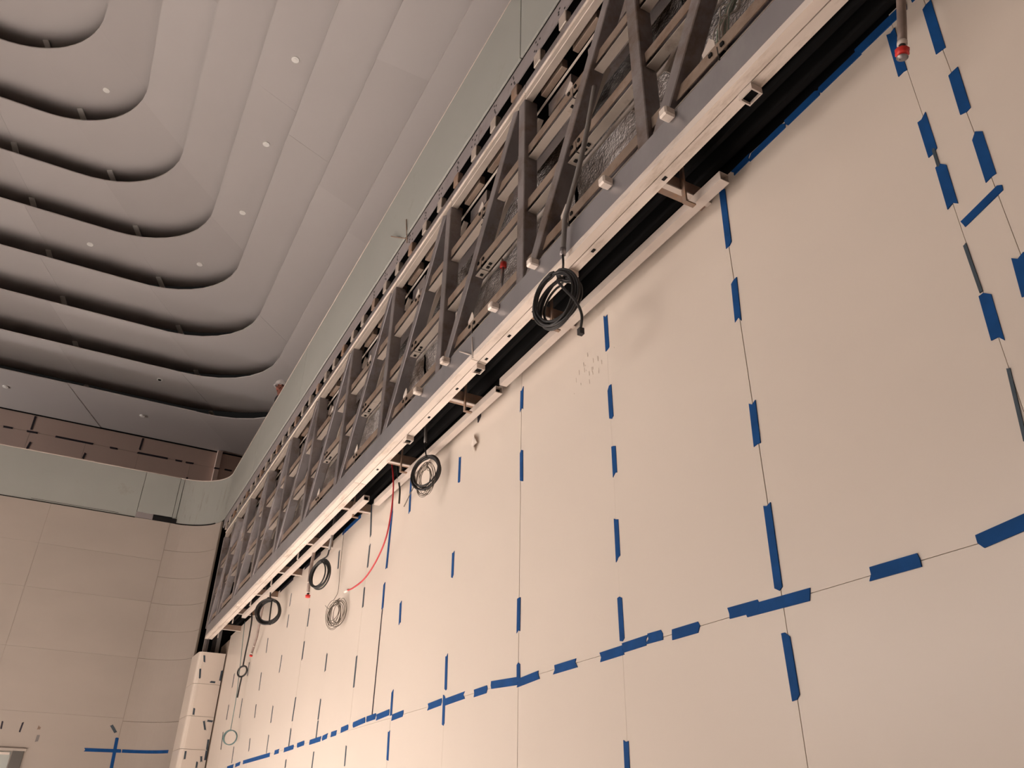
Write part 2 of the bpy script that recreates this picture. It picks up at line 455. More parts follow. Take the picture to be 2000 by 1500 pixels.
# struts across the recesses
STR = [(15.17, 3.891, 15.18, -27), (16.224, 2.993, 14.56, -28), (17.417, 4.183, 13.94, -17), (17.289, 2.124, 13.94, -30), (18.476, 3.636, 13.34, -18),
       (18.345, 1.297, 13.34, -31), (19.558, 3.084, 12.71, -19), (19.379, 0.478, 12.71, -32), (20.471, 2.546, 12.03, -20), (20.393, -0.299, 12.03, -33),
       (21.383, 2.028, 11.31, -21), (21.345, -1.069, 11.31, -33), (22.473, 1.526, 10.65, -21), (22.359, -1.781, 10.65, -33)]
for x, y, z, a in STR:
    t = math.radians(a)
    d = Vector((math.cos(t), math.sin(t), 0))
    s = Vector((x, y, z - 0.03)) - d * 0.02
    bar('recess_strut', s, s + d * 0.60 + Vector((0, 0, -0.20)), 0.03, 0.12, M_FIT, ceil, side=(-math.sin(t), math.cos(t), 0))

# ---- black-painted lining above the beam gap, darkened further to carry the cavity's shade
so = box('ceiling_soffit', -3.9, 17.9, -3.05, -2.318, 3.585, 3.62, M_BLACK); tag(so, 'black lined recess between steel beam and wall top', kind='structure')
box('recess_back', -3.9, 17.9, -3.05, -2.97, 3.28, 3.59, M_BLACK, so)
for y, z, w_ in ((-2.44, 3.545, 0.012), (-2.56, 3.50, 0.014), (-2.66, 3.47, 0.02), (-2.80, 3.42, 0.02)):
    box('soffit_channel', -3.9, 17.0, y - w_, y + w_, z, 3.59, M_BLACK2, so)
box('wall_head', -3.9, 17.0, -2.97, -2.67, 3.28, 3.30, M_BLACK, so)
# black boards in place of unlit depth: far-end void and slab underside
vd = box('wall_void', 18.30, 18.36, -3.4, -2.10, 3.0, 5.95, M_BLACK); tag(vd, 'black void strip between end wall and truss', kind='structure')
vb = box('wall_recess', -3.9, 18.3, -3.45, -3.40, 3.6, 6.7, M_DARK); tag(vb, 'dark back of the service zone behind the truss', kind='structure')
vt = box('ceiling_service', -3.9, 18.3, -3.4, -2.30, 5.98, 6.05, M_BLACK); tag(vt, 'black underside of the slab above the truss', kind='structure')

# ================================================================ STEEL TRUSS
TX0, TX1 = -1.0, 17.9
tr = empty('steel_truss', (8.4, -2.25, 3.24))
tag(tr, 'long grey steel truss with purlins hung along the wall top', 'truss')
YF, YB = -2.18, -2.31
ch = box('bottom_chord', TX0, 16.9, YB, YF, 3.272, 3.49, M_PLATE, tr, bev=0.004)
ch['label'] = 'smooth grey plate beam along the foot of the truss'
# light channels under the beam, one pair per length
cuts = [-1.0, 0.95, 4.86, 7.75, 10.78, 13.9, 16.9]
for a, b in zip(cuts[:-1], cuts[1:]):
    prism('channel', [(-2.178, 3.240), (-2.240, 3.240), (-2.240, 3.272), (-2.186, 3.272), (-2.178, 3.290)], 'x', a + 0.003, b - 0.003, M_ZINC, tr)
    prism('channel', [(-2.250, 3.245), (-2.312, 3.238), (-2.316, 3.272), (-2.250, 3.272)], 'x', a + 0.003, b - 0.003, M_ZINC, tr)
    box('groove', a, b, -2.25, -2.24, 3.258, 3.272, M_DARK, tr)
# bolt holes in the channels
hx = 4.35
for hx in (2.55, 3.28, 4.05, 4.42, 4.80, 5.35, 5.95, 6.55, 7.3):
    box('bolt_hole', hx - 0.016, hx + 0.016, -2.290, -2.272, 3.2375, 3.244, M_BLACK2, tr)
# hollow square stubs under the beam
for sx in (1.86, 3.55, 4.93, 6.43):
    pr = empty('tube_stub', (sx, -2.275, 3.21), tr)
    for xa, xb, ya, yb in ((sx - 0.045, sx - 0.037, -2.312, -2.240), (sx + 0.037, sx + 0.045, -2.312, -2.240), (sx - 0.037, sx + 0.037, -2.312, -2.305), (sx - 0.037, sx + 0.037, -2.247, -2.240)):
        box('tube_wall', xa, xb, ya, yb, 3.195, 3.237, M_WHITE, pr)
    box('tube_inside', sx - 0.037, sx + 0.037, -2.305, -2.247, 3.212, 3.237, M_BLACK, pr)  # black block stands for the shade inside the stub
# posts and diagonals
NODES = [2.60 + 1.5 * k for k in range(-2, 10)] + [17.15]
for xk in NODES:
    if xk > TX1: continue
    box('truss_post', xk - 0.052, xk + 0.052, YB, YF - 0.008, 3.488, 5.37, M_STEEL, tr, bev=0.006)
    if xk - 1.5 > TX0 - 0.6:
        bar('truss_diagonal', (xk - 0.13, -2.247, 3.47), (xk - 1.5 + 0.11, -2.247, 5.38), 0.10, 0.118, M_STEEL, tr, bev=0.006)
box('end_post', 17.36, 17.42, -2.30, -2.24, 3.05, 5.6, M_STEEL, tr, bev=0.006)
# purlins: open lipped profile, one length per bay between posts
def purlin(x0, x1, zb, yf, parent, h=0.125, d=0.074):
    p = empty('purlin', ((x0 + x1) / 2, yf - d / 2, zb), parent)
    box('purlin_flange', x0, x1, yf - d, yf - 0.004, zb, zb + 0.005, M_PURLIN, p)
    box('purlin_lip', x0, x1, yf - 0.006, yf, zb + 0.040, zb + h, M_LIP, p)
    box('purlin_web', x0, x1, yf - d, yf - d + 0.005, zb + 0.005, zb + h, M_STEEL, p)
    box('purlin_top', x0, x1, yf - d, yf - 0.006, zb + h - 0.005, zb + h, M_STEEL, p)
    return p
for k in range(len(NODES) - 1):
    x0, x1 = NODES[k] + 0.055, NODES[k + 1] - 0.055
    if x0 > 17.0: continue
    for zb in (3.565, 4.14, 4.71):
        p = purlin(x0, x1, zb, -2.222, tr)
        # splice: joint gap, fin plate and bolts at mid bay
        xm = (x0 + x1) / 2 + {3.565: 0.12, 4.14: 0.0, 4.71: 0.02}[zb]
        if x0 < 9:
            box('splice_gap', xm - 0.004, xm + 0.004, -2.305, -2.2215, zb - 0.001, zb + 0.10, M_DARK, p)
            v = [(xm + 0.02, zb + 0.09), (xm + 0.12, zb + 0.10), (xm + 0.13, zb + 0.19), (xm + 0.06, zb + 0.25), (xm + 0.03, zb + 0.20)]
            prism('fin_plate', v, 'y', -2.246, -2.240, M_WHITE, p)
            for bx, by in ((xm - 0.05, -2.262), (xm - 0.10, -2.258), (xm + 0.07, -2.262)):
                box('bolt', bx - 0.012, bx + 0.012, by - 0.012, by + 0.012, zb - 0.010, zb, M_BLACK2, p)
            for bx, bz in ((xm - 0.04, 0.075), (xm + 0.05, 0.085)):
                box('bolt', bx - 0.012, bx + 0.012, -2.222, -2.212, zb + bz - 0.012, zb + bz + 0.012, M_BLACK2, p)
# top chord: two stacked rails with a groove
for a, b in zip(NODES[:-1], NODES[1:]):
    if a > 17.0: continue
    x0, x1 = a - 0.04, b - 0.044
    tc_ = empty('top_chord', ((x0 + x1) / 2, -2.24, 5.36), tr)
    box('chord_rail', x0, x1, -2.300, -2.198, 5.480, 5.572, M_STEEL, tc_, bev=0.004)
    box('chord_rail', x0, x1, -2.215, -2.188, 5.448, 5.474, M_ZINC, tc_, bev=0.003)
    box('chord_rail', x0, x1, -2.262, -2.196, 5.366, 5.444, M_PURLIN, tc_, bev=0.004)
    for q in range(3):
        xa = x0 + 0.06 + q * 0.5
        box('chord_packer', xa, xa + 0.34, -2.345, -2.292, 5.372, 5.470, M_LIP, tc_, bev=0.003)
    box('chord_slip', x0, x1, -2.366, -2.352, 5.360, 5.372, M_ZINC, tc_)
# edge plate below the slab band, dark slots and cleats
for a in range(-1, 18, 3):
    box('edge_plate', a + 0.003, min(a + 3, 17.8) - 0.003, -2.216, -2.206, 5.765, 5.966, M_MAUVE, tr)
box('slot_back', TX0, 17.8, -2.34, -2.325, 5.56, 5.78, M_BLACK2, tr)
k = 0
xs = 0.60
while xs < 17.7:
    box('cleat', xs - 0.055, xs + 0.055, -2.262, -2.205, 5.63, 5.775, M_PURLIN if k % 3 else M_RUST, tr, bev=0.006)
    if xs < 8:
        for q in range(5):
            hx, hz = xs + random.uniform(-0.06, 0.05), 5.80 + 0.03 * q
            box('bolt_hole', hx - 0.009, hx + 0.009, -2.2065, -2.2045, hz - 0.010, hz + 0.010, M_BLACK2, tr)
    xs += 0.41; k += 1
# inner bars behind the front plane
for z, y in ((5.10, -2.46), (4.45, -2.50)):
    tube('tie_rod', [(TX0, y, z), (17.6, y, z)], 0.016, M_WHITE, tr, sides=8)
for k in range(len(NODES) - 1):
    xm = NODES[k]
    if xm > 17: continue
    box('back_block', xm + 0.15, xm + 0.75, -2.44, -2.36, 5.16, 5.30, M_STEEL, tr)
    box('back_block', xm + 1.0, xm + 1.35, -2.44, -2.36, 5.16, 5.30, M_STEEL, tr)
    bar('back_brace', (xm + 0.05, -2.40, 5.34), (xm + 1.45, -2.40, 4.20), 0.05, 0.04, M_PURLIN, tr)
box('back_purlin', TX0, 17.6, -2.46, -2.40, 4.90, 5.02, M_STEEL, tr)
box('back_purlin', TX0, 17.6, -2.46, -2.40, 3.74, 3.84, M_PURLIN, tr)
# lugs on the beam face
for k in range(-1, 10):
    for o_ in (2.32, 2.92):
        xl = o_ + 1.5 * k
        if xl < 1.2 or xl > 6.2: continue
        box('lug', xl - 0.032, xl + 0.032, -2.18, -2.105, 3.425, 3.487, M_ZINC, tr, bev=0.010)
# rusty cross brackets from beam to wall, every 1.5 m
BRX = [2.63, 4.12, 5.58, 7.09, 8.60, 10.10, 11.61, 13.05, 14.5, 15.9]
for bx in BRX:
    p = empty('wall_bracket', (bx, -2.48, 3.24), tr)
    box('bracket_arm', bx - 0.042, bx + 0.042, -2.648, -2.314, 3.252, 3.345, M_RUST, p, bev=0.003)  # brown holds rust and the side's shade; the flange below stays white
    box('bracket_flange', bx - 0.050, bx - 0.012, -2.648, -2.314, 3.242, 3.252, M_WHITE, p)
    if bx < 9:
        box('strap', bx - 0.075, bx - 0.045, -2.44, -2.428, 3.15, 3.60, M_RUST, p)
        box('strap_foot', bx - 0.075, bx - 0.045, -2.50, -2.428, 3.145, 3.155, M_RUST, p)
    else:
        box('strap', bx + 0.55, bx + 0.58, -2.36, -2.345, 3.20, 3.60, M_WHITE, p)
# white hollow rail lengths below the brackets
def rail(x0, x1, y0, y1, lab):
    r = empty('hollow_rail', ((x0 + x1) / 2, (y0 + y1) / 2, 3.18)); tag(r, lab, 'rail', 'pale square rails along the gap')
    for a, b, c, d in ((y0, y0 + 0.006, 3.18, 3.24), (y1 - 0.006, y1, 3.18, 3.24), (y0 + 0.006, y1 - 0.006, 3.18, 3.186), (y0 + 0.006, y1 - 0.006, 3.234, 3.24)):
        box('rail_wall', x0, x1, a, b, c, d, M_WHITE, r)
    box('rail_inside', x0 + 0.04, x0 + 0.045, y0 + 0.006, y1 - 0.006, 3.186, 3.234, M_BLACK, r)  # black plate stands for the shade inside the open end
rail(2.355, 5.02, -2.575, -2.510, 'pale square rail with open black end nearest the viewer, beside the dark gap')
rail(5.14, 8.12, -2.600, -2.535, 'middle pale square rail under the gap beside the red cable')
rail(8.04, 14.45, -2.455, -2.390, 'long thin pale rail furthest away, below the gap')

# ---- foil insulation behind the truss, one sheet per bay
ins = empty('foil_insulation', (8.4, -2.75, 3.6)); tag(ins, 'crinkled silver foil insulation sheets behind the steel truss', 'insulation')
rnd = random.Random(3)
for k in range(len(NODES) - 1):
    x0, x1 = NODES[k] + 0.01, NODES[k + 1] - 0.01
    nx, nz = 14, 18
    v, f = [], []
    for i in range(nx + 1):
        for j in range(nz + 1):
            x = x0 + (x1 - x0) * i / nx
            z = 3.63 + (5.75 - 3.63) * j / nz
            y = -2.66 + 0.035 * math.sin(3.1 * x + 2.2 * z) + 0.03 * math.sin(5.3 * z - 2.1 * x + k) + rnd.uniform(-0.012, 0.012)
            v.append((x, y, z))
    for i in range(nx):
        for j in range(nz):
            q = i * (nz + 1) + j
            f.append([q, q + 1, q + nz + 2, q + nz + 1])
    mesh_obj('foil_sheet', v, f, M_FOIL, ins, smooth=True)

# ---- clad pilaster at the far end under the beam
PX = 17.05
pl_ = empty('pilaster', (17.5, -2.4, FLOOR)); tag(pl_, 'cream clad pilaster at the far corner with small dark tapes', 'pilaster')
PZ = [FLOOR + 0.005, -0.98, -0.41, 0.16, 0.725, 1.293, 1.862, 2.442, 3.03]
prof = [(PX, -2.648), (PX, -2.27)] + [(PX + 0.10 - 0.10 * math.cos(t), -2.25 + 0.10 * math.sin(t)) for t in (0.2, 0.6, 1.0, 1.4)] + [(17.30, -2.14), (17.80, -2.125), (17.95, -2.15), (17.95, -2.648)]
for a, b in zip(PZ[:-1], PZ[1:]):
    o = prism('cladding_panel', prof, 'z', a + 0.003, b - 0.003, M_END if False else M_WALL, pl_)
core = [(PX + 0.01, -2.645), (PX + 0.01, -2.27), (PX + 0.1, -2.17), (17.94, -2.16), (17.94, -2.645)]
prism('pilaster_core', core, 'z', FLOOR + 0.006, 3.02, M_WALLB, pl_)
for yy, m_ in ((-2.30, M_STEEL), (-2.44, M_DARK), (-2.52, M_GREY)):
    box('steel_upright', 17.40, 17.46, yy - 0.035, yy + 0.035, 3.03, 3.58, m_, pl_)

# ================================================================ TAPES
VT = [
     [(1.132, 3.265, 1.145, 2.962, 0.045), (1.128, 2.818, 1.139, 2.572, 0.045), (1.13, 2.448, 1.138, 2.227, 0.045), (1.148, 1.836, 1.16, 1.674, 0.045)] ,
     [(1.316, 3.293, 1.324, 3.018, 0.045), (1.308, 2.72, 1.311, 2.51, 0.045), (1.304, 2.521, 1.306, 2.427, 0.013), (1.298, 2.42, 1.304, 2.221, 0.045), (1.308, 2.015, 1.306, 1.785, 0.013), (1.298, 1.768, 1.306, 1.572, 0.045), (1.303, 1.455, 1.326, 1.186, 0.013)] ,
     [(2.486, 3.259, 2.497, 2.873, 0.045), (2.499, 2.627, 2.512, 2.377, 0.045), (2.5, 1.876, 2.509, 1.641, 0.045), (2.504, 1.342, 2.51, 0.962, 0.045), (2.51, 0.761, 2.505, 0.511, 0.045)] ,
     [(3.697, 3.118, 3.693, 2.849, 0.045), (3.692, 2.546, 3.687, 2.319, 0.045), (3.681, 2.116, 3.68, 1.926, 0.045), (3.693, 1.65, 3.693, 1.404, 0.045), (3.697, 1.174, 3.693, 0.942, 0.045), (3.706, 0.449, 3.707, 0.288, 0.045)] ,
     [(4.888, 3.116, 4.893, 2.932, 0.045), (4.885, 2.573, 4.879, 2.317, 0.045), (4.898, 1.453, 4.9, 1.221, 0.045), (4.894, 1.009, 4.891, 0.894, 0.045)] ,
     [(6.052, 2.974, 6.046, 2.737, 0.045), (6.086, 2.101, 6.079, 1.883, 0.045), (6.107, 1.248, 6.09, 0.989, 0.045), (6.113, 0.943, 6.103, 0.733, 0.045)] ,
     [(7.297, 3.292, 7.257, 2.838, 0.045), (7.288, 1.939, 7.266, 1.732, 0.045), (7.303, 1.128, 7.292, 0.931, 0.045), (7.305, 0.784, 7.282, 0.551, 0.045)] ,
     [(8.561, 3.346, 8.467, 2.932, 0.045), (8.462, 2.831, 8.458, 2.574, 0.045), (8.488, 2.349, 8.476, 2.128, 0.045), (8.499, 1.629, 8.49, 1.32, 0.045), (8.518, 0.753, 8.502, 0.575, 0.045)] ,
     [(9.707, 3.105, 9.666, 2.87, 0.045), (9.671, 1.839, 9.664, 1.641, 0.045), (9.698, 1.34, 9.699, 1.126, 0.045), (9.692, 1.103, 9.685, 0.92, 0.045), (9.701, 0.794, 9.699, 0.617, 0.045)] ,
     [(10.82, 2.61, 10.81, 2.375, 0.045), (10.859, 2.181, 10.848, 1.958, 0.045), (10.896, 1.492, 10.903, 1.22, 0.045), (10.909, 1.129, 10.899, 0.921, 0.045), (10.937, 0.778, 10.926, 0.68, 0.045)] ,
     [(12.052, 3.095, 12.054, 2.913, 0.045), (12.015, 2.776, 12.013, 2.593, 0.045), (12.061, 2.211, 12.064, 1.968, 0.045), (12.132, 1.535, 12.111, 1.306, 0.045), (12.119, 1.156, 12.095, 0.923, 0.045)] ,
     [(13.237, 2.649, 13.198, 2.424, 0.045), (13.316, 2.143, 13.271, 1.873, 0.045), (13.316, 1.679, 13.267, 1.485, 0.045), (13.352, 1.207, 13.301, 1.035, 0.045)] ,
     [(14.464, 2.479, 14.434, 2.253, 0.045), (14.516, 1.908, 14.49, 1.605, 0.045), (14.53, 1.178, 14.482, 0.928, 0.045)] ,
     [(15.69, 2.462, 15.675, 2.233, 0.045), (15.69, 1.934, 15.669, 1.678, 0.045), (15.764, 1.496, 15.686, 1.211, 0.045)] ,
]
VH = [(7.839, 3.292, 7.799, 3.012, 0.022), (7.799, 3.012, 7.806, 2.397, 0.022), (7.824, 2.24, 7.811, 1.975, 0.022), (7.811, 1.975, 7.815, 0.984, 0.022)]
HT = [(1.584, 0.903, 1.395, 0.925), (2.04, 0.905, 1.824, 0.903), (2.727, 0.903, 2.337, 0.896), (2.837, 0.918, 2.649, 0.914), (3.263, 0.897, 3.06, 0.897), (3.472, 0.914, 3.341, 0.912), (3.682, 0.905, 3.468, 0.908), (3.92, 0.891, 3.698, 0.894), (4.427, 0.898, 4.171, 0.899), (4.898, 0.882, 4.624, 0.895), (5.292, 0.92, 4.898, 0.895), (5.555, 0.898, 5.355, 0.901), (6.107, 0.897, 5.74, 0.906), (6.436, 0.899, 6.168, 0.908), (7.271, 0.899, 6.985, 0.908), (7.674, 0.943, 7.35, 0.954), (7.968, 0.953, 7.721, 0.956), (8.368, 0.939, 8.013, 0.953), (8.767, 0.926, 8.531, 0.935), (9.121, 0.911, 8.903, 0.913), (9.422, 0.899, 9.234, 0.91), (9.934, 0.896, 9.481, 0.899), (10.476, 0.903, 10.182, 0.909), (11.112, 0.895, 10.664, 0.899), (11.626, 0.899, 11.38, 0.901), (13.574, 0.892, 11.877, 0.89), (14.132, 0.88, 13.795, 0.89), (14.783, 0.877, 14.291, 0.881)]
trnd = random.Random(11)
def tape(axis, plane, out, a, b, wid, m, label, group, name='tape_strip', th=0.0016, skew=None):
    """thin strip with torn ends on a wall; axis 'y': plane y=plane, 2-D (x, z); axis 'x': plane x=plane, 2-D (y, z)"""
    ax, az = a; bx, bz = b
    L = math.hypot(bx - ax, bz - az)
    ux, uz = (bx - ax) / L, (bz - az) / L
    nx, nz = -uz, ux
    j = lambda s: trnd.uniform(-s, s)
    e = min(0.35 * wid, 0.016)
    h = wid / 2
    pts = []
    for (s, t) in ((0, -1), (0, 0.1), (0, 1), (1, 1), (1, -0.2), (1, -1)):
        q = s * L + j(e)
        pts.append((ax + ux * q + nx * h * t, az + uz * q + nz * h * t))
    o = prism(name, pts, axis, plane - out * 0.0018, plane + out * (th + 0.0018 + trnd.uniform(0.0, 0.0014)), m)
    tag(o, label, 'tape', group)
    return o
for ci, colm in enumerate(VT):
    for ti, (ax, az, bx, bz, wd) in enumerate(colm):
        kind = 'blue tape strip' if wd > 0.03 else 'thin dark blue tape sliver'
        if ci >= 7: wd = 0.034  # same blue tape; its darker look at grazing view is put into the colour
        kind = 'dark blue tape strip' if ci >= 7 else kind
        tape('y', D, 1, (ax, az), (bx, bz), wd, M_TAPE if wd > 0.04 else M_TAPED,
             f'{kind}, {ORD[ti]} from top on the {ORD[ci]} vertical wall joint from right', 'tape strips on the vertical wall joints')
tape('y', D, 1, VH[0][:2], VH[0][2:4], 0.03, M_TAPE, 'short blue tape at the wall top just behind the red cable', 'tapes on the long vertical line')
tape('y', D, 1, VH[1][:2], VH[1][2:4], 0.045, M_TAPE, 'long narrow blue tape hanging straight down beside the red cable', 'tapes on the long vertical line')
tape('y', D, 1, VH[2][:2], VH[2][2:4], 0.045, M_TAPE, 'blue tape in the middle of the dark vertical line past the red cable', 'tapes on the long vertical line')
tape('y', D, 1, VH[3][:2], VH[3][2:4], 0.016, M_TAPEB, 'thin dark vertical line running down to the horizontal tape row', 'tapes on the long vertical line')
for ti, (ax, az, bx, bz) in enumerate(HT):
    wd = 0.052 if bx > 1.3 else 0.045
    tape('y', D, 1, (ax, az), (bx, bz), wd, M_TAPE, f'blue tape strip, {ORD[ti]} from the right along the horizontal wall joint', 'tape strips on the horizontal wall joint')
tape('y', D, 1, (1.300, 2.100), (1.118, 2.155), 0.036, M_TAPE, 'tilted blue tape strip bridging the two rightmost vertical wall joints', 'tape strips on the vertical wall joints')
TOPE = [(1.10, 1.20, 3.37, 0.05, 'first'), (1.22, 1.50, 3.355, 0.055, 'second'), (1.49, 1.74, 3.335, 0.045, 'third'), (1.75, 1.98, 3.325, 0.05, 'fourth'), (1.99, 2.24, 3.315, 0.045, 'fifth'), (2.25, 2.385, 3.318, 0.045, 'sixth'),
        (8.95, 9.65, 3.325, 0.05, 'seventh'), (10.65, 11.45, 3.325, 0.045, 'eighth'), (12.1, 12.9, 3.325, 0.045, 'ninth')]
for x0, x1, z, wd, n_ in TOPE:
    tape('y', D, 1, (x1, z - 0.004), (x0, z + 0.004), wd, M_TAPE if x0 < 9.5 else M_TAPEB, f'ragged blue tape on the wall top edge, {n_} from the right', 'tapes along the wall top edge')
# pilaster tapes
PT = [(-2.251, 2.961, -2.276, 2.839), (-2.227, 2.701, -2.251, 2.535), (-2.635, 2.714, -2.630, 2.514), (-2.46, 2.488, -2.556, 2.487), (-2.262, 1.993, -2.268, 1.877), (-2.535, 1.798, -2.632, 1.790),
      (-2.476, 1.793, -2.533, 1.628), (-2.622, 1.475, -2.630, 1.300), (-2.628, 1.283, -2.630, 1.128), (-2.262, 1.252, -2.268, 1.124), (-2.552, 1.183, -2.571, 1.089), (-2.499, 1.086, -2.502, 0.984)]
for ti, (ay, az, by, bz) in enumerate(PT):
    tape('x', PX, -1, (ay, az), (by, bz), 0.034, M_TAPED, f'small dark teal tape, {ORD[ti]} from top on the cream pilaster', 'tapes on the pilaster')
# end wall tapes
tape('x', XE, -1, (-1.153, 1.551), (-1.182, 0.95), 0.062, M_TAPE, 'upright arm of the blue tape cross on the end wall', 'tapes on the end wall')
tape('x', XE, -1, (-0.633, 1.300), (-1.28, 1.312), 0.062, M_TAPE, 'level arm of the blue tape cross on the end wall', 'tapes on the end wall')
ct = []
o = curved('tape_strip', 1, 64, 1.283, 1.343, M_TAPE, None, off0=-0.0025, th=0.002, n=12); tag(o, 'blue tape wrapping round the rounded end wall corner beside the cross', 'tape', 'tapes on the end wall')
tape('x', XE, -1, (-1.001, 1.755), (-1.105, 1.632), 0.05, M_TAPED, 'slanted dark tape just above the blue cross on end wall', 'tapes on the end wall')
tape('x', XE, -1, (0.868, 1.701), (0.857, 1.578), 0.03, M_TAPEB, 'short dark tape leftmost above the door on end wall', 'tapes on the end wall')
tape('x', XE, -1, (0.530, 1.706), (0.542, 1.536), 0.03, M_TAPEB, 'short dark tape right above the door corner on end wall', 'tapes on the end wall')
tape('x', XE, -1, (0.234, 1.663), (0.242, 1.600), 0.05, M_RUST, 'small brown patch above the faded tape right of the door', 'tapes on the end wall')
tape('x', XE, -1, (0.215, 1.503), (0.218, 1.388), 0.05, M_GREY, 'faded grey tape right of the door head on end wall', 'tapes on the end wall')
# upper wall tapes
UT = [(3.229, 9.460, 2.995, 9.465), (2.647, 9.462, 2.383, 9.468), (1.941, 9.468, 0.989, 9.464), (0.549, 9.460, 0.344, 9.462), (2.569, 9.933, 2.563, 9.515), (2.477, 9.173, 2.512, 8.942), (1.101, 9.158, 1.128, 8.976),
      (-0.238, 9.947, -0.225, 9.569), (-0.182, 9.467, -1.025, 9.468), (-1.239, 9.467, -1.421, 9.468), (-1.526, 9.462, -1.743, 9.471), (-2.640, 9.479, -2.858, 9.477), (-1.664, 9.010, -1.659, 8.951)]
UT.sort(key=lambda t: -t[0])
for ti, (ay, az, by, bz) in enumerate(UT):
    tape('x', XU, -1, (ay, az), (by, bz), 0.055, M_TAPEB, f'dark tape strip, {ORD[ti]} from the left on the upper end wall', 'tapes on the upper end wall')
o = tape('x', XU - 0.16, -1, (-2.335, 9.40), (-2.47, 9.40), 0.05, M_TAPEB, 'dark tape band round the square casing on the upper wall', 'tapes on the upper end wall')

# ================================================================ HANGING CABLES, PIPES, WIRES
crnd = random.Random(5)
def coil_pts(c, r, az, loops, spread, tilt=0.0, squash=1.0, jit=0.06, n=22):
    """loose loops hanging in a vertical plane whose normal points to azimuth az"""
    a = math.radians(az)
    nrm = Vector((math.cos(a), math.sin(a), 0)); u = Vector((-math.sin(a), math.cos(a), 0)); v = Vector((0, 0, 1))
    pts = []
    c = Vector(c)
    for l in range(loops):
        rr = r * (1 + crnd.uniform(-jit, jit)); ox, oz, on = crnd.uniform(-jit, jit) * r, crnd.uniform(-jit, jit) * r, crnd.uniform(-spread, spread)
        ph = crnd.uniform(-0.1, 0.1)
        for k in range(n):
            t = math.pi / 2 + 2 * math.pi * k / n
            pts.append(c + u * (rr * squash * math.cos(t + ph) + ox) + v * (rr * math.sin(t) + oz * (1 - math.sin(t)) * 0.5) + nrm * (on + spread * math.sin(t * 1.0 + l) * 0.5 + tilt * math.sin(t)))
    return pts
def coil(name, label, c, r, az, loops, wr, m, lead, tail=None, spread=0.02, jit=0.06, group='cable coils hanging below the truss', squash=1.0):
    root = empty(name, Vector(c) - Vector((0, 0, r))); tag(root, label, 'cable', group)
    p = coil_pts(c, r, az, loops, spread, jit=jit, squash=squash)
    tube('cable_loops', smooth_path(p, 2), wr, m, root, sides=6)
    if lead: tube('cable_lead', smooth_path(list(lead) + [p[0]], 5), wr, m, root, sides=6)
    if tail: tube('cable_tail', smooth_path([p[-1]] + list(tail), 6), wr, m, root, sides=6)
    return root
# conduit in front of the beam and the big coil below it
cd = empty('conduit', (3.40, -2.13, 3.23)); tag(cd, 'grey bent conduit crossing the beam face above the big coil', 'conduit')
tube('conduit_pipe', smooth_path([(3.00, -2.155, 4.40), (3.116, -2.15, 4.054), (3.209, -2.14, 3.812), (3.339, -2.135, 3.583), (3.373, -2.132, 3.50), (3.400, -2.13, 3.263)], 6), 0.0175, M_GREY, cd, sides=10)
tube('end_bush', [(3.399, -2.13, 3.285), (3.409, -2.13, 3.235)], 0.021, M_STEEL, cd, sides=10)
coil('cable_coil', 'large black cable coil hanging from conduit in front of beam', (3.425, -2.10, 2.885), 0.165, 106, 11, 0.0085, M_RUBBER,
     [(3.405, -2.13, 3.24), (3.395, -2.125, 3.14), (3.375, -2.10, 3.08)], [(3.36, -2.06, 2.98), (3.27, -2.05, 2.85), (3.165, -2.06, 2.70), (3.12, -2.07, 2.58), (3.15, -2.08, 2.50)], spread=0.035, jit=0.10)
box('cable_plug', 3.135, 3.165, -2.095, -2.065, 2.465, 2.505, M_RUBBER, bpy.data.objects['cable_coil'])
coil('cable_coil', 'black cable coil with thin brown wires inside, right of red cable', (6.44, -2.48, 2.93), 0.155, 119, 7, 0.008, M_RUBBER,
     [(6.57, -2.50, 3.30), (6.52, -2.49, 3.18), (6.47, -2.48, 3.12)], spread=0.02, jit=0.07)
coil('wire_bundle', 'thin brown wire loops drooping inside the middle black coil', (6.43, -2.46, 2.86), 0.135, 119, 9, 0.0026, M_WIRE, None, spread=0.02, jit=0.28, group='thin wire bundles', squash=0.62)
coil('cable_coil', 'oval black cable coil between red tipped pipe and wire tangle', (9.57, -2.41, 2.73), 0.165, 112, 6, 0.0095, M_RUBBER,
     [(9.40, -2.44, 3.02), (9.42, -2.43, 2.93)], spread=0.03, jit=0.10)
coil('cable_coil', 'far black cable coil hanging from the thin pale rail', (12.39, -2.42, 2.863), 0.176, 140, 6, 0.011, M_RUBBER,
     [(12.5, -2.425, 3.178)], [(12.1, -2.40, 2.66), (12.0, -2.40, 2.60)], spread=0.05, jit=0.10)
coil('wire_bundle', 'tangled thin brown wire hanging against the wall left of red cable', (9.14, -2.54, 2.195), 0.135, 115, 12, 0.0032, M_WIRE,
     [(9.28, -2.56, 3.25), (9.27, -2.56, 3.08), (9.21, -2.55, 2.70), (9.14, -2.54, 2.45)], [(9.4, -2.54, 2.30), (9.63, -2.54, 2.385)], spread=0.03, jit=0.30, group='thin wire bundles', squash=0.85)
coil('wire_bundle', 'small teal wire ring hanging low by the far corner', (14.29, -2.52, 1.285), 0.110, 150, 4, 0.006, M_TEAL,
     [(15.0, -2.55, 3.25), (14.45, -2.53, 2.05), (14.35, -2.52, 1.60)], spread=0.02, jit=0.08, group='thin wire bundles')
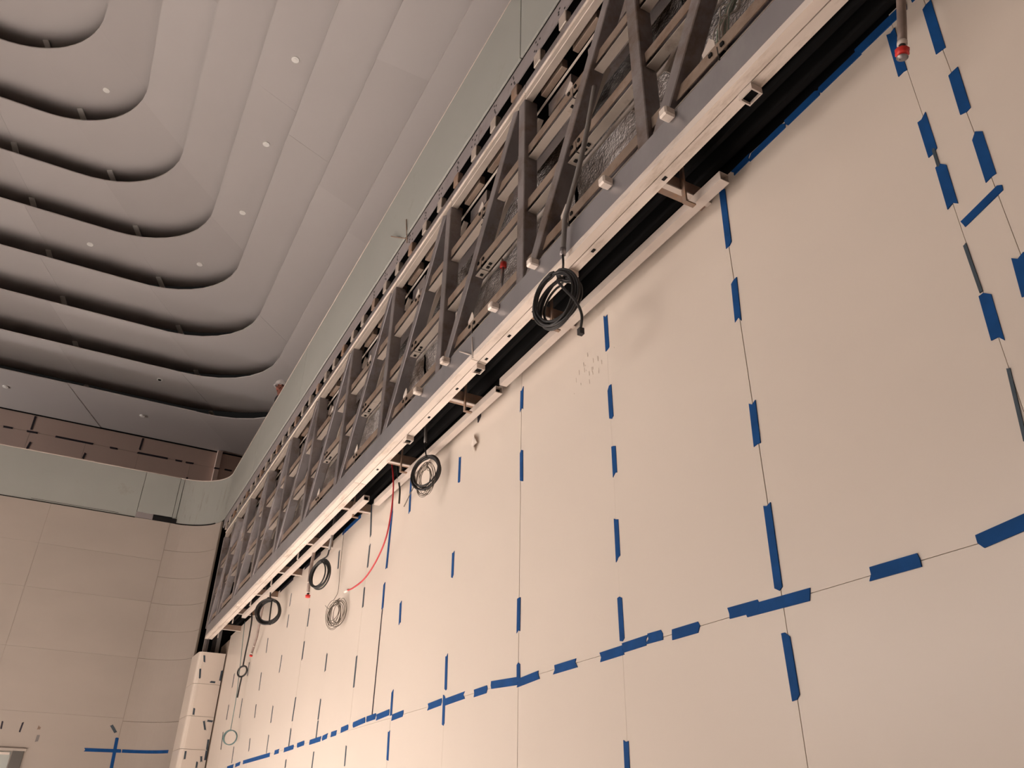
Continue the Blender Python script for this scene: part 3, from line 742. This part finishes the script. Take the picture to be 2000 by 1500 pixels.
# conduits above coils two and three
g2 = tube('conduit', [(6.585, -2.50, 3.58), (6.580, -2.50, 3.42), (6.57, -2.50, 3.30)], 0.017, M_GREY, sides=8); tag(g2, 'short grey conduit poking from the gap above middle coil', 'conduit')
g3 = tube('conduit', [(9.38, -2.455, 3.58), (9.39, -2.45, 3.20), (9.40, -2.44, 3.00)], 0.017, M_GREY, sides=8); tag(g3, 'grey conduit dropping to the oval black coil', 'conduit')
# knotted black cable at the far end
kc = empty('knotted_cable', (14.4, -2.55, 1.9)); tag(kc, 'black hanging cable with a loop knot near the far corner', 'cable')
tube('cable_length', smooth_path([(14.55, -2.50, 3.40), (14.395, -2.55, 3.205), (14.34, -2.55, 2.893), (14.40, -2.55, 2.654), (14.43, -2.55, 2.38)], 5), 0.013, M_RUBBER, kc)
tube('cable_knot', [Vector((14.40, -2.55, 2.31)) + Vector((0.20 * math.cos(t) * 0.6, 0.05 * math.cos(t), 0.085 * math.sin(t))) for t in [i * 2 * math.pi / 20 for i in range(21)]], 0.015, M_RUBBER, kc)
tube('cable_length', smooth_path([(14.36, -2.55, 2.23), (14.40, -2.55, 2.10), (14.43, -2.55, 1.90)], 5), 0.013, M_RUBBER, kc)
# red cable
rc = empty('red_cable', (8.0, -2.5, 2.31)); tag(rc, 'red cable sweeping from the gap towards the left', 'cable')
tube('cable_length', smooth_path([(7.60, -2.50, 3.575), (7.50, -2.50, 3.40), (7.435, -2.50, 3.264), (7.387, -2.50, 3.075), (7.39, -2.50, 2.852), (7.472, -2.50, 2.605), (7.71, -2.50, 2.429), (8.043, -2.50, 2.324), (8.412, -2.50, 2.313), (8.62, -2.50, 2.332)], 7), 0.0085, M_RED, rc, sides=8)
tube('cable_end', [(8.60, -2.50, 2.330), (8.72, -2.50, 2.340)], 0.017, M_PAPER, rc, sides=8)
bk = tube('hanging_cable', smooth_path([(7.48, -2.52, 3.56), (7.40, -2.54, 3.26), (7.36, -2.56, 3.10), (7.37, -2.57, 2.95)], 5), 0.010, M_RUBBER); tag(bk, 'short black cable hanging right beside the red cable top', 'cable')
gw = tube('hanging_cable', smooth_path([(7.05, -2.56, 3.20), (7.02, -2.60, 3.08), (7.16, -2.60, 2.98), (7.30, -2.60, 2.90)], 5), 0.005, M_WIRE); tag(gw, 'thin grey wire curling down right of the red cable', 'cable')
# sprinkler drops
def sprinkler(pts, r, label, big):
    a = Vector(pts[-1]); d = (a - Vector(pts[-2])).normalized()
    root = empty('sprinkler_pipe', a); tag(root, label, 'pipe', 'sprinkler drop pipes')
    tube('pipe', pts, r, M_PIPE, root, sides=12)
    tube('collar', [a - d * r * 0.5, a + d * r * 0.5], r * 1.08, M_WHITE, root, sides=12)
    m0 = Vector(pts[-2]) * 0.45 + a * 0.55 if not big else a - d * 0.245
    tube('collar', [m0 - d * r * 0.4, m0 + d * r * 0.4], r * 1.15, M_WHITE, root, sides=12)
    tube('nipple', [a + d * r * 0.5, a + d * r * 1.6], r * 0.75, M_RUBBER, root, sides=10)
    h = a + d * r * 2.3
    pr = [h - d * r * 0.8, h - d * r * 0.5, h, h + d * r * 0.5, h + d * r * 0.8]
    tube('red_cap', pr, r, M_REDCAP, root, sides=10, radii=[r * 0.9, r * 1.55, r * 1.15, r * 1.5, r * 0.8])
    if big:
        tube('deflector', [h + d * r * 1.35, h + d * r * 1.5], r * 1.25, M_STEEL, root, sides=12)
        tube('deflector_arm', [h + d * r * 0.7 + Vector((r, 0, 0)) * 0.7, h + d * r * 1.4 + Vector((r, 0, 0)) * 0.7], r * 0.2, M_STEEL, root, sides=6)
sprinkler([(1.02, -2.4, 3.57), (1.099, -2.4, 3.147), (1.148, -2.4, 2.936), (1.164, -2.4, 2.875)], 0.019, 'brown sprinkler drop pipe with bright red cap at the right', True)
sprinkler([(10.10, -2.45, 3.57), (10.19, -2.45, 3.246), (10.26, -2.45, 2.956), (10.204, -2.45, 2.66)], 0.022, 'slim brown pipe with red tip beside the oval coil', False)
sprinkler([(13.36, -2.50, 3.58), (13.46, -2.53, 3.30), (13.70, -2.56, 2.75), (13.90, -2.56, 2.52)], 0.018, 'furthest slanted brown pipe with red tip near the pilaster', False)
vv = empty('pipe_valve', (4.94, -2.47, 4.05)); tag(vv, 'small red capped valve on thin pipes inside the truss', 'valve')
tube('valve_stem', [(4.95, -2.47, 4.05), (4.93, -2.47, 4.30)], 0.013, M_STEEL, vv); tube('valve_cap', [(4.93, -2.47, 4.30), (4.925, -2.47, 4.35)], 0.030, M_REDCAP, vv, sides=10)
tube('valve_pipe', [(5.00, -2.49, 3.95), (4.99, -2.49, 4.45)], 0.010, M_RUST, vv)
# pale wire bundle high up inside the truss
wb_ = empty('wire_loom', (2.0, -2.45, 4.0)); tag(wb_, 'loom of pale green wires looping inside the truss at the top', 'wires')
for k in range(11):
    o1, o2 = crnd.uniform(-0.05, 0.05), crnd.uniform(-0.04, 0.04)
    tube('wire', smooth_path([(2.16 + o1, -2.46 + o2, 3.98), (2.11 + o1, -2.45 + o2, 4.12 + o2), (2.03 + o1, -2.45 - o2, 4.22 + o1 * 0.6), (1.93 + o1, -2.45 + o2, 4.26 + o2), (1.80 + o1, -2.46, 4.22 + o1)], 5), 0.0055, M_GREEN if k % 2 else M_WHITE, wb_, sides=5)
# scraps on the wall
pa = mesh_obj('torn_label', [(5.763, -2.640, 3.082), (5.700, -2.615, 3.030), (5.649, -2.625, 2.950), (5.700, -2.610, 2.930), (5.724, -2.635, 2.882), (5.797, -2.640, 2.996),
                             (5.763, -2.638, 3.082), (5.700, -2.613, 3.030), (5.649, -2.623, 2.950), (5.700, -2.608, 2.930), (5.724, -2.633, 2.882), (5.797, -2.638, 2.996)],
              [[0, 1, 3, 5], [1, 2, 3], [3, 4, 5], [6, 11, 9, 7], [7, 9, 8], [9, 11, 10]], M_PAPER)
tag(pa, 'torn pale film flap peeling from the wall below the rail', 'film')
sc_ = prism('tape_scrap', [(5.71, 3.285), (5.645, 3.255), (5.640, 3.205), (5.690, 3.165)], 'y', -2.649, -2.640, M_TAPEB); tag(sc_, 'black tape scrap at the wall top beside the peeling film', 'tape')
# loose wire ends on the slab band and the beam
t1 = empty('tie_wire', (6.85, -2.18, 5.9)); tag(t1, 'bent tie wires sticking out below the pale slab band', 'wire')
tube('wire_end', [(6.83, -2.19, 5.84), (6.85, -2.16, 6.19)], 0.007, M_RUST, t1, sides=5); tube('wire_end', [(6.83, -2.19, 5.90), (7.35, -2.15, 6.30)], 0.007, M_RUST, t1, sides=5)
t2 = empty('tie_wire', (4.84, -2.17, 3.24)); tag(t2, 'bent tie wires standing off the beam face past the big coil', 'wire')
tube('wire_end', [(4.835, -2.178, 3.235), (4.838, -2.165, 3.43)], 0.006, M_WHITE, t2, sides=5); tube('wire_end', [(4.835, -2.175, 3.26), (5.06, -2.16, 3.415)], 0.006, M_WHITE, t2, sides=5)

# scuff specks on the wall below the big coil
sv, sf = [], []
for k in range(22):
    x, z = 3.90 + crnd.gauss(0, 0.12), 2.80 + crnd.gauss(0, 0.09)
    w2, h2 = crnd.uniform(0.001, 0.0025), crnd.uniform(0.004, 0.022)
    b0 = len(sv)
    for yy in (D + 0.0012, D + 0.0019):
        sv += [(x - w2, yy, z - h2), (x + w2, yy, z - h2), (x + w2 + 0.003, yy, z + h2), (x - w2 + 0.003, yy, z + h2)]
    sf += [[b0, b0 + 1, b0 + 2, b0 + 3], [b0 + 4, b0 + 7, b0 + 6, b0 + 5]] + [[b0 + i, b0 + 4 + i, b0 + 4 + (i + 1) % 4, b0 + (i + 1) % 4] for i in range(4)]
so_ = mesh_obj('scuff_marks', sv, sf, mat('scuff', (0.60, 0.50, 0.42), rough=0.8), wall_r); so_['kind'] = 'stuff'

# ================================================================ CEILING FITTINGS
DOTS = [((208, 176), 15.365, 2.496, 14.56, 'small white round fitting on the innermost ceiling ring but one'),
        ((577, 116), 10.88, -0.93, 12.71, 'white round ceiling fitting nearest the viewer, above the slab band'),
        ((520, 281), 13.29, -0.94, 12.71, 'white round ceiling fitting, second along the straight ring'),
        ((474, 415), 15.735, -0.952, 12.71, 'white round ceiling fitting, third, just before the ring corner'),
        ((390, 516), 18.295, -0.389, 12.71, 'white round ceiling fitting inside the bend of the same ring'),
        ((176, 477), 18.815, 2.168, 12.71, 'white round ceiling fitting on the left straight of the ring'),
        ((278, 812), 22.284, -0.048, 10.0, 'white round fitting on the lowest ceiling band by the upper wall'),
        ((11, 755), 22.295, 3.299, 10.0, 'white round fitting on the lowest ceiling band at far left')]
for _, x, y, z, lab in DOTS:
    r0 = empty('ceiling_fitting', (x, y, z)); tag(r0, lab, 'ceiling fitting', 'round ceiling fittings')
    tube('trim_ring', [(x, y, z + 0.003), (x, y, z - 0.018)], 0.072, M_FIT, r0, sides=16, smooth=False)
    tube('lens', [(x, y, z - 0.018), (x, y, z - 0.024)], 0.036, M_FIT, r0, sides=12, smooth=False)
r0 = empty('ceiling_fitting', (21.146, -0.222, 10.65)); tag(r0, 'dark hole with pale rim on the last but one ceiling ring', 'ceiling fitting', 'round ceiling fittings')
tube('trim_ring', [(21.146, -0.222, 10.653), (21.146, -0.222, 10.632)], 0.075, M_FIT, r0, sides=16, smooth=False)
tube('lens', [(21.146, -0.222, 10.632), (21.146, -0.222, 10.626)], 0.045, M_BLACK, r0, sides=12, smooth=False)

# ================================================================ PERSON on the upper floor
def skin_mesh(name, verts, edges, radii, m, parent=None, root=0, sub=2, origin=None):
    origin = Vector(origin)
    me = bpy.data.meshes.new(name)
    me.from_pydata([Vector(v) - origin for v in verts], edges, [])
    me.materials.append(m)
    o = bpy.data.objects.new(name, me)
    link(o, origin, parent)
    md = o.modifiers.new('skin', 'SKIN'); md.use_smooth_shade = True
    for i, r in enumerate(radii):
        rr = r if isinstance(r, tuple) else (r, r)
        me.skin_vertices[0].data[i].radius = rr
    me.skin_vertices[0].data[root].use_root = True
    ms = o.modifiers.new('sub', 'SUBSURF'); ms.levels = sub; ms.render_levels = sub
    return o
PB = Vector((16.21, -2.735, 7.02))
FA = math.radians(102)       # facing towards the hall and the viewer
FW = Vector((math.cos(FA), math.sin(FA), 0)); LT = Vector((-math.sin(FA), math.cos(FA), 0)); UP = Vector((0, 0, 1))
def W(f, l, u): return PB + FW * f + LT * l + UP * u
pv, pe, prd = [], [], []
def add(p, r, prev=None):
    pv.append(p); prd.append(r)
    if prev is not None: pe.append((prev, len(pv) - 1))
    return len(pv) - 1
pel = add(W(0, 0, 0.92), 0.13)
wst = add(W(0.02, 0, 1.08), 0.125, pel); chs = add(W(0.05, 0, 1.28), 0.14, wst); upc = add(W(0.07, 0, 1.40), 0.10, chs)
nck = add(W(0.10, 0, 1.49), 0.055, upc); hd1 = add(W(0.125, 0, 1.57), 0.072, nck); hd2 = add(W(0.125, 0, 1.65), 0.085, hd1); hd3 = add(W(0.115, 0, 1.72), 0.07, hd2)
nose = add(W(0.235, 0, 1.595), 0.012, hd1)
for s in (-1, 1):
    ear = add(W(0.11, 0.088 * s, 1.60), 0.014, hd2)
    hip = add(W(0, 0.10 * s, 0.86), 0.095, pel); kn = add(W(0.03, 0.11 * s, 0.48), 0.06, hip); an = add(W(-0.01, 0.115 * s, 0.09), 0.042, kn)
    toe = add(W(0.16, 0.13 * s, 0.045), 0.038, an)
    sh = add(W(0.06, 0.17 * s, 1.37), 0.065, upc); el = add(W(0.04, 0.24 * s, 1.10), 0.046, sh); wr = add(W(0.14, 0.22 * s, 0.87), 0.030, el)
    pm = add(W(0.17, 0.215 * s, 0.80), 0.030, wr)
    for q, (dl, ln) in enumerate(((-0.030, 0.075), (-0.011, 0.085), (0.009, 0.080), (0.028, 0.062))):
        f1 = add(W(0.185, 0.215 * s + dl, 0.755), 0.010, pm); f2 = add(W(0.195, 0.215 * s + dl, 0.755 - ln * 0.5), 0.009, f1); add(W(0.185, 0.215 * s + dl, 0.755 - ln), 0.008, f2)
    th1 = add(W(0.175, 0.215 * s - 0.045 * s, 0.80), 0.011, pm); add(W(0.19, 0.215 * s - 0.055 * s, 0.765), 0.009, th1)
person = skin_mesh('person', pv, pe, prd, M_SKIN, None, 0, 2, PB)
tag(person, 'person in white helmet and dark clothes looking over the slab edge', 'person')
jv = [W(0, 0, 0.90), W(0.02, 0, 1.08), W(0.05, 0, 1.28), W(0.07, 0, 1.42)]; je = [(0, 1), (1, 2), (2, 3)]; jr = [0.15, 0.145, 0.16, 0.10]
for s in (-1, 1):
    b0 = len(jv)
    jv += [W(0.06, 0.18 * s, 1.37), W(0.04, 0.245 * s, 1.10), W(0.125, 0.222 * s, 0.90)]; je += [(3, b0), (b0, b0 + 1), (b0 + 1, b0 + 2)]; jr += [0.08, 0.06, 0.046]
skin_mesh('jacket', jv, je, jr, M_JACKET, person, 0, 2, W(0, 0, 0.9))
tv = [W(0, 0, 0.93)]; te = []; trd = [0.14]
for s in (-1, 1):
    b0 = len(tv)
    tv += [W(0, 0.10 * s, 0.84), W(0.03, 0.11 * s, 0.48), W(-0.01, 0.115 * s, 0.10)]; te += [(0, b0), (b0, b0 + 1), (b0 + 1, b0 + 2)]; trd += [0.108, 0.076, 0.060]
skin_mesh('trousers', tv, te, trd, M_JACKET, person, 0, 2, W(0, 0, 0.5))
# eyes, mouth, hair rim
for s in (-1, 1):
    tube('eye', [W(0.190, 0.032 * s, 1.625), W(0.204, 0.032 * s, 1.622)], 0.013, M_RUBBER, person, sides=8)
tube('mouth', [W(0.196, -0.026, 1.545), W(0.205, 0, 1.542), W(0.196, 0.026, 1.545)], 0.007, M_REDCAP, person, sides=6)
# helmet: dome, ridge, brim
hv, hf = [], []
HC = W(0.115, 0, 1.645)
tiltv = (FW * -0.12 + UP).normalized(); fwv = (FW - tiltv * FW.dot(tiltv)).normalized()
NU, NVV = 18, 7
for j in range(NVV + 1):
    ph = math.pi / 2 * j / NVV
    for i in range(NU):
        t = 2 * math.pi * i / NU
        hv.append(HC + fwv * (0.152 * math.cos(ph) * math.cos(t)) + LT * (0.126 * math.cos(ph) * math.sin(t)) + tiltv * (0.170 * math.sin(ph)))
for j in range(NVV):
    for i in range(NU):
        hf.append([j * NU + i, j * NU + (i + 1) % NU, (j + 1) * NU + (i + 1) % NU, (j + 1) * NU + i])
helmet = mesh_obj('helmet', hv, hf, M_HELMET, person, smooth=True)
bv, bf = [], []
for i in range(13):
    t = -1.25 + 2.5 * i / 12
    e = 0.022 * math.cos(t * 1.2)
    a_ = HC + fwv * (0.136 * math.cos(t)) + LT * (0.115 * math.sin(t))
    b_ = HC + fwv * ((0.148 + e) * math.cos(t)) + LT * ((0.125 + e * 0.3) * math.sin(t)) - tiltv * 0.016
    bv += [a_, b_, a_ - tiltv * 0.008, b_ - tiltv * 0.008]
for i in range(12):
    k = 4 * i
    bf += [[k, k + 1, k + 5, k + 4], [k + 2, k + 6, k + 7, k + 3], [k + 1, k + 3, k + 7, k + 5], [k, k + 4, k + 6, k + 2]]
mesh_obj('brim', bv, bf, M_HELMET, helmet)
tube('ridge', [HC + fwv * (0.142 * math.cos(p)) + tiltv * (0.172 * math.sin(p)) for p in (0.25, 0.6, 1.0, 1.4, 1.75, 2.2, 2.7)], 0.010, M_HELMET, helmet)
tube('chin_strap', [W(0.12, 0.098, 1.66), W(0.15, 0.088, 1.58), W(0.19, 0.0, 1.50), W(0.15, -0.088, 1.58), W(0.12, -0.098, 1.66)], 0.006, M_RUBBER, helmet, sides=5)
